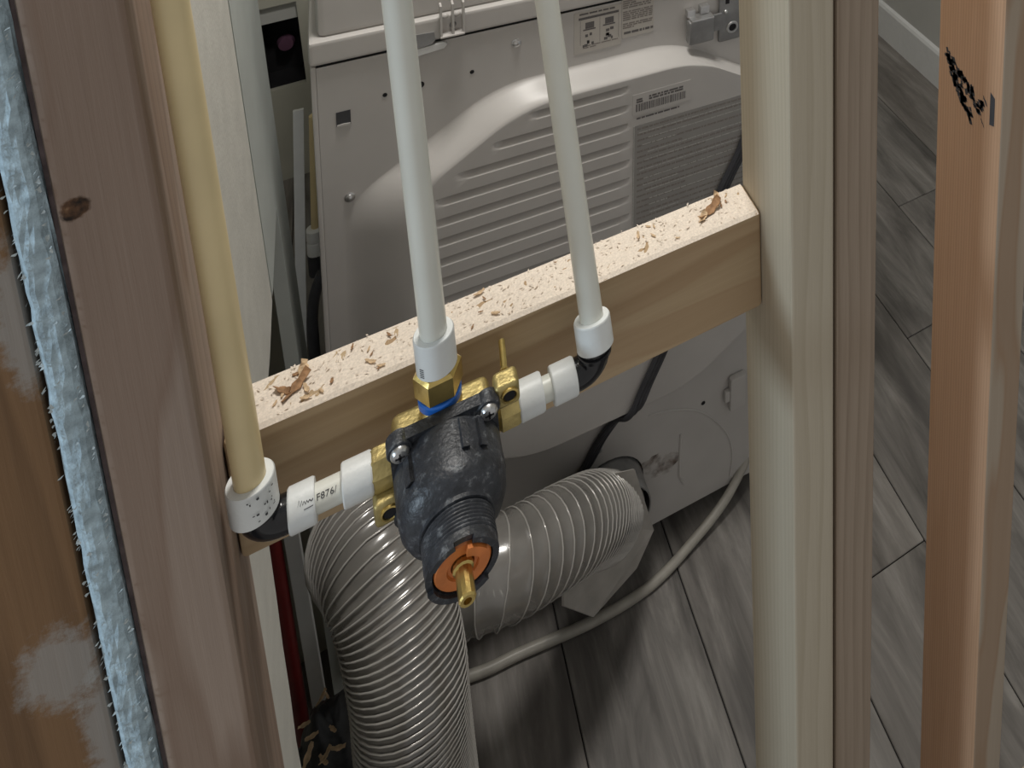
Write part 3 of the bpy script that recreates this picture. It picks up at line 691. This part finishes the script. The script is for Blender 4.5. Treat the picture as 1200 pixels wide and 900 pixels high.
# side hinge and slotted bracket
b = NB(); ubox(b, .4635, .5030, -.0860, -.0490, .004, .020, .004); hg = obj('latch_block', b, MAT['zinc'], dr)
b = NB(); ubox(b, .4665, .5010, -.0495, -.0462, .003, .0215, .001); ubox(b, .464, .476, -.047, -.036, 0, .010, .001); ubox(b, .484, .498, -.046, -.034, 0, .010, .001); obj('latch_lip', b, MAT['bright'], hg)
b = NB(); ubox(b, .5030, .5180, -.078, -.052, .006, .010, .0008); ubox(b, .5145, .5500, -.1000, .02, .003, .0075, .003); br = obj('slotted_bracket', b, MAT['zinc'], dr)
b = NB(); lathe(b, [(.0085, 0), (.0095, .001), (.0085, .0022), (.006, .0022), (.006, 0)], D(.5360, -.0790, .0072), (0, -1, 0), 24, close=True); sph(b, D(.5245, -.052, .0078), .0035); obj('grommet', b, MAT['bright'], br)
b = NB(); lathe(b, [(0, 0), (.006, 0), (.006, .0006), (0, .0006)], D(.5360, -.0790, .0074), (0, -1, 0), 18); obj('bracket_hole', b, MAT['hole'], br, smooth=False); b = NB(); ubox(b, .524, .530, -.04, -.012, .0074, .0079); obj('bracket_slot', b, MAT['hole'], br, smooth=False)
b = NB(); ubox(b, .553, .58, -.76, -.70, .0005, .012, .003); ubox(b, .545, .556, -.742, -.722, .0005, .009, .002); obj('corner_hook', b, MAT['dryer'], dr)
# labels
def strips(bm, u0, u1, w0, w1, n, v, seed, gap=.45, full=.75):
    r_ = random.Random(seed); h = (w0-w1)/n
    for i in range(n):
        u = u0; w = w0-h*i
        end = u1 if r_.random() < full else u0+(u1-u0)*(.35+.5*r_.random())
        while u < end-.002:
            l = .002+r_.random()*.012; e = min(u+l, end)
            vs = [bm.verts.new(D(*p, v)) for p in ((u, w-h*(1-gap)), (e, w-h*(1-gap)), (e, w), (u, w))]; bm.faces.new(vs)
            u = e+.0012
lab = NB(); ubox(lab, .3055, .3700, -.0665, -.0060, .0003, .0008); la = obj('warning_label', lab, MAT['label'], dr, smooth=False, label='rounded warning label with two pictures')
b = NB(); ubox(b, .3115, .3665, -.0175, -.0140, .0009, .00095); strips(b, .3125, .362, -.008, -.0125, 1, .00095, 1)
for (u0, w0) in ((.3165, -.0215), (.3435, -.0205)):
    ubox(b, u0+.004, u0+.016, w0-.010, w0-.001, .0009, .001); ubox(b, u0+.001, u0+.018, w0-.0125, w0-.0105, .0009, .001)
    for k in range(7):
        ru = random.Random(k+int(u0*1000)); uu, ww = u0+ru.random()*.014, w0-.016-ru.random()*.018
        ubox(b, uu, uu+.002+ru.random()*.003, ww-.004, ww, .0009, .001)
obj('picture_print', b, MAT['print'], la, smooth=False)
b = NB(); strips(b, .3175, .3655, -.0560, -.0615, 2, .00095, 5)
for u in (.3135, .3400, .3660): ubox(b, u, u+.0006, -.0545, -.0185, .0009, .00095)
obj('fine_print', b, MAT['print2'], la, smooth=False)
lab = NB(); ubox(lab, .3712, .4165, -.0590, .0000, .0003, .0008); lb = obj('notice_label', lab, MAT['label'], dr, smooth=False, label='beige notice label of small print')
b = NB(); strips(b, .3725, .4150, -.003, -.016, 4, .00095, 8, .3); strips(b, .3725, .4150, -.019, -.034, 5, .00095, 9, .3); strips(b, .3725, .4150, -.037, -.046, 3, .00095, 10, .3); obj('fine_print', b, MAT['print2'], lb, smooth=False)
b = NB(); strips(b, .3740, .4160, -.0500, -.0545, 1, .00095, 12, .2, 1); obj('bold_print', b, MAT['print'], lb, smooth=False)
v0 = BV+.0003
TL = TL+UZ*.006-UX*.003
lab = NB(); ubox(lab, .3800, .4640, -.1640, -.1330, v0, v0+.0004); lc = obj('barcode_label', lab, MAT['dryer'], dr, smooth=False)
b = NB(); rb = random.Random(2); u = .3845
while u < .4570:
    w_ = .0006+.0013*rb.random(); ubox(b, u, u+w_, -.1595, -.1480, v0+.0005, v0+.0006); u += w_+.0005+.0008*rb.random()
strips(b, .3850, .3950, -.1400, -.1470, 2, v0+.0006, 3, .2, 1); strips(b, .4030, .4530, -.1390, -.1465, 2, v0+.0006, 4, .25, 1)
obj('barcode', b, MAT['print'], lc, smooth=False)
lab = NB(); ubox(lab, .3815, .556, -.425, -.1808, v0, v0+.0004); ld = obj('instruction_label', lab, MAT['label2'], dr, smooth=False, label='large grey sheet of illegible instructions')
b = NB(); ubox(b, .3815, .3830, -.425, -.1808, v0+.0005, v0+.0009)
r_ = random.Random(31); w = -.192
while w > -.42:
    u0 = .389+r_.random()*.02
    strips(b, u0, .552 if r_.random() < .6 else .43+.09*r_.random(), w, w-.0045, 1, v0+.0006, int(-w*9999), .62, 1); w -= .0085+.006*r_.random()
obj('light_rules', b, MAT['print3'], ld, smooth=False)
b = NB(); w = -.1855
for k in range(26): strips(b, .387, .553, w, w-.0038, 1, v0+.00055, 50+k, .25, .7); w -= .0088
obj('dark_rules', b, MAT['print2'], ld, smooth=False)
b = NB(); strips(b, .3855, .4480, -.1690, -.1725, 1, v0+.0006, 77, .3, 1); obj('label_heading', b, MAT['print'], ld, smooth=False)
TL = TL-UZ*.006+UX*.003
# pressed marks low on the panel
b = NB(); pts = [D(u, w, .0004) for u, w in ((.4198, -.705), (.452, -.713), (.492, -.733), (.525, -.765), (.553, -.81), (.565, -.855), (.562, -.9))]; tube(b, spline(pts, 6), .0014, 6)
tube(b, [D(.4735, -.768, .0004), D(.4725, -.80, .0004), D(.4725, -.845, .0004), D(.481, -.868, .0004)], .0018, 6); obj('pressed_rim', b, MAT['dryer'], panel)
b = NB(); rp = random.Random(8)
P = []
for i in range(26):
    a = i/26*2*math.pi; r1 = 1+.35*noise.noise((math.cos(a)*2, math.sin(a)*2, 3)); P.append(b.verts.new(D(.438+.032*r1*math.cos(a), -.806+.022*r1*math.sin(a)-.004*math.cos(a), .0004)))
b.faces.new(P); obj('rust_patch', b, MAT['rust'], panel, smooth=False, label='brown rust stain')
# exhaust stub
b = NB(); lathe(b, [(.0535, -.06), (.0535, .045), (.0515, .045), (.0515, -.06)], D(*HC), (0, -1, 0), 40, close=True); obj('exhaust_collar', b, MAT['zinc'], dr)
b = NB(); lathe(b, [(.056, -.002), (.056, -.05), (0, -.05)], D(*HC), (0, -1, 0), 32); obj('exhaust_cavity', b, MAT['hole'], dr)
# power cord: three ribs side by side
cord = thing('power_cord', D(.318, -.78, .03), 'flat black three-strand power cord slanting down the dryer back', 'cord')
cp = [D(.575, -.18, BV+.005), D(.5454, -.2584, BV+.006), D(.515, -.318, BV+.006), D(.47, -.43, BV+.006), D(.43, -.54, BV+.006), D(.4020, -.600, BV+.006), D(.3840, -.638, BV+.005), D(.3700, -.664, .014), D(.3440, -.7020, .005), D(.3200, -.7400, .005), D(.29, -.765, .005), D(.24, -.79, .005), D(.18, -.81, .005)]
for k in (-1, 0, 1):
    off = (UX*.86+UZ*.5)*.0082*k; b = NB(); tube(b, [p+off for p in spline(cp, 8)], .0044, 8); obj('strand', b, MAT['cord'], cord)
# ------------------------------------------------------------------ vent duct
vent = D(HC[0], HC[1], .0)
path = [(.075, .30, ZF+.03), (.072, .297, -.95), (.068, .293, -.82), (.067, .29, -.72), (.067, .288, -.655), (.068, .298, -.60), (.062, .325, -.548), (.05, .358, -.525), (.036, .402, -.545), (.036, .45, -.618), (.063, .468, -.69), (.114, .45, -.722), (.172, .43, -.722), (.240, .456, -.758), (.288, .497, -.815), (.315, .53, -.868), (vent.x-.01, .558, vent.z), (vent.x-.004, .58, vent.z)]
pp = spline(path, 40)
S = [0.]
for a, c in zip(pp, pp[1:]): S.append(S[-1]+(c-a).length)
def at_s(s):
    lo, hi = 0, len(S)-1
    while hi-lo > 1:
        m_ = (lo+hi)//2
        if S[m_] <= s: lo = m_
        else: hi = m_
    t = (s-S[lo])/(S[hi]-S[lo]); return pp[lo].lerp(pp[hi], min(max(t, 0), 1))
tot = S[-1]; ds = .0010; ns = int(tot/ds); cen = [at_s(tot*i/ns) for i in range(ns+1)]
sA = S[40*11]; sB = S[40*13]; sC = S[40*15]
def pitch_at(s):
    if s < sA: return .0060
    if s < sB: return .0060+.0100*min(1, (s-sA)/.05)
    return max(.0085, .016-.008*(s-sB)/max(.01, sC-sB))
phs = [0.]
for i in range(ns): phs.append(phs[-1]+tot/ns/pitch_at(tot*i/ns))
FR = frames(cen); SEG = 44; RD = .0535
b = NB(); rings = []
for i, p in enumerate(cen):
    pt = pitch_at(tot*i/ns); dep = .0022
    row = []
    for k in range(SEG):
        a = 2*math.pi*k/SEG; f = (phs[i]+k/SEG) % 1.0
        sag = (1-abs(2*f-1)**2.2)*dep
        d = FR[i][1]*math.cos(a)+FR[i][2]*math.sin(a)
        q = p+d*(RD-sag+.0012*noise.noise((p.x*25+d.x*2, p.y*25+d.y*2, p.z*25+d.z*2)))
        row.append(b.verts.new(q))
    rings.append(row)
for A, B in zip(rings, rings[1:]):
    for k in range(SEG): b.faces.new((A[k], A[(k+1) % SEG], B[(k+1) % SEG], B[k]))
duct = thing('vent_duct', (.075, .30, ZF), 'clear ribbed plastic vent duct looping up from the floor to the dryer exhaust', 'duct')
obj('duct_film', b, MAT['duct'], duct, angle=180)
hel = []
step = 1/28; ph = 0.; i = 0
while ph < phs[-1]-.01:
    while phs[i+1] < ph: i += 1
    t = (ph-phs[i])/(phs[i+1]-phs[i]); c = cen[i].lerp(cen[i+1], t); a = -2*math.pi*(ph % 1.0)
    hel.append(c+(FR[i][1]*math.cos(a)+FR[i][2]*math.sin(a))*(RD+.0003)); ph += step
b = NB(); tube(b, hel, .00105, 6); obj('spiral_wire', b, MAT['wire'], duct, angle=180)
# flared polygonal film collar where the duct meets the dryer
pg = [(.367, -.819), (.391, -.949), (.362, -1.001), (.291, -1.011), (.252, -.96), (.262, -.85), (.316, -.80)]
b = NB(); quadbox(b, [Vector((x, .535-.02*(i in (3, 4)), z)) for i, (x, z) in enumerate(pg)], (.003, -.002, 0)); obj('film_collar', b, MAT['film'], duct, smooth=False, label='stiff faceted film collar around the exhaust')
# pale tube on the floor
b = NB(); tp = [(.66, .62, ZF+.20), (.60, .605, ZF+.085), (.535, .578, ZF+.03), (.46, .555, ZF+.011), (.385, .535, ZF+.0075), (.30, .535, ZF+.0075), (.2, .55, ZF+.0075), (.13, .56, ZF+.0075), (.0, .60, ZF+.0075)]
tube(b, spline(tp, 10), .0072, 12); tag(obj('vinyl_tube', b, MAT['graycord']), 'pale grey vinyl tube curving across the floor under the duct', 'tube')
# ------------------------------------------------------------------ things in the gap beside the dryer
ob = thing('outlet_recess', (-.095, YB+.03, hz0), 'dark rectangular cut-out in the far wall with a dull purple disc inside standing for a pinkish glow', 'wall cut-out')
b = NB(); box(b, hx0-.01, hx1+.01, YB+.09, YB+.1, hz0-.01, hz1+.01); 
for (a0, a1, c0, c1) in ((hx0-.01, hx0-.002, hz0-.01, hz1+.01), (hx1+.002, hx1+.01, hz0-.01, hz1+.01), (hx0-.01, hx1+.01, hz0-.01, hz0-.002), (hx0-.01, hx1+.01, hz1+.002, hz1+.01)): box(b, a0, a1, YB+.0135, YB+.09, c0, c1)
obj('cavity_box', b, MAT['hole'], ob, smooth=False)
b = NB(); box(b, hx0-.002, hx1+.002, YB+.014, YB+.02, hz1-.048, hz1+.01); obj('grey_board', b, MAT['wallgrey'], ob, smooth=False, label='grey board closing the upper part')
b = NB(); lathe(b, [(0, 0), (.018, 0), (.02, .004), (.016, .02), (0, .022)], (-.092, YB+.07, hz0+.085), (0, -1, 0), 18); obj('purple_glow_disc', b, MAT['purple'], ob)  # pinkish glow in the cut-out, put in as a coloured disc
def bar(name, a, c, w, d, mat, label, cat):
    a, c = Vector(a), Vector(c); t = (c-a).normalized(); u = Vector((1, 0, 0)); u = (u-t*u.dot(t)).normalized(); v = t.cross(u)
    b = NB(); quadbox(b, [a+u*w/2+v*d/2, a-u*w/2+v*d/2, a-u*w/2-v*d/2, a+u*w/2-v*d/2], c-a, .0012)
    return tag(obj(name, b, mat), label, cat)
bar('trim_board', (-.084, 1.235, ZF), (-.0415, 1.31, -.576), .018, .008, MAT['trim'], 'narrow white trim strip leaning upright in the gap beside the dryer', 'trim strip')
wp = thing('drain_pipe', (-.055, 1.45, ZF), 'cream pipe with white coupling standing behind the dryer edge', 'pipe')
b = NB(); lathe(b, [(.0085, 0), (.0085, .27)], (-.0505, 1.45, -.955), (.085, 0, 1), 18); obj('pipe', b, MAT['pex_old'], wp)
b = NB(); lathe(b, [(.009, -.004), (.015, 0), (.0165, .006), (.0165, .03), (.014, .034), (.0165, .038), (.0165, .062), (.011, .066)], (-.0555, 1.45, -1.014), (.06, 0, 1), 22); obj('coupling', b, MAT['trim'], wp)
b = NB(); lathe(b, [(.016, 0), (.016, .05)], (-.0575, 1.45, ZF), (.03, 0, 1), 18); obj('black_base', b, MAT['cord'], wp)
b = NB(); tube(b, spline([(-.03, 1.2, -.86), (-.046, 1.2, -.9), (-.055, 1.2, -.95), (-.058, 1.2, -1.0), (-.06, 1.2, ZF)], 6), .010, 12); tag(obj('drain_hose', b, MAT['cord']), 'black rubber hose end bent behind the dryer edge', 'hose')
# cut-away hole low in the left wall
b = NB(); lathe(b, [(.008, 0), (.008, .9)], (-.056, .5, ZF), (0, 0, 1), 16); tag(obj('red_pipe', b, MAT['red']), 'dark red pipe standing in the hole of the left wall', 'pipe')
b = NB(); lathe(b, [(.013, 0), (.013, .3)], (-.1, .6, ZF), (0, 0, 1), 12); tag(obj('brown_pipe_stub', b, MAT['darkbrown']), 'short dark brown pipe stub in the hole of the left wall', 'pipe')
bar('white_batten', (-.034, .5, ZF), (-.040, .5, -.42), .015, .010, MAT['trim'], 'greyish white batten leaning in the hole of the left wall', 'batten')
bag = thing('debris_bag', (-.022, .415, ZF), 'lumpy black dusty plastic bag topped with wood chips beside the duct', 'bag')
b = NB(); bmesh.ops.create_icosphere(b, subdivisions=4, radius=1)
for v in b.verts:
    p = v.co.copy(); k = 1+.16*noise.noise(p*1.7)+.09*noise.noise(p*4.2)+.05*noise.noise(p*9)
    z = p.z*k; v.co = Vector((-.022+p.x*k*.042, .415+p.y*k*.055, (ZF+.155)+max(z, -1)*.155))
obj('bag_skin', b, MAT['bag'], bag, angle=60)
for k in range(9):
    o = bpy.data.objects.new('wood_chip', SH[rs.randrange(2)*2]); COL.objects.link(o)
    a = rs.random()*6.28; r1 = .028*math.sqrt(rs.random()); z = ZF+.155+.155*math.sqrt(max(0, 1-(r1/.042)**2))
    o.location = (-.022+r1*math.cos(a), .405+r1*math.sin(a), z+.014); o.rotation_euler = (rs.random()-.5, rs.random()-.5, rs.random()*6.28); s = .7+1.1*rs.random(); o.scale = (s, s, s)
    tag(o, 'pale wood chip lying on the black dusty bag', 'wood chip', 'wood chips on the black bag')
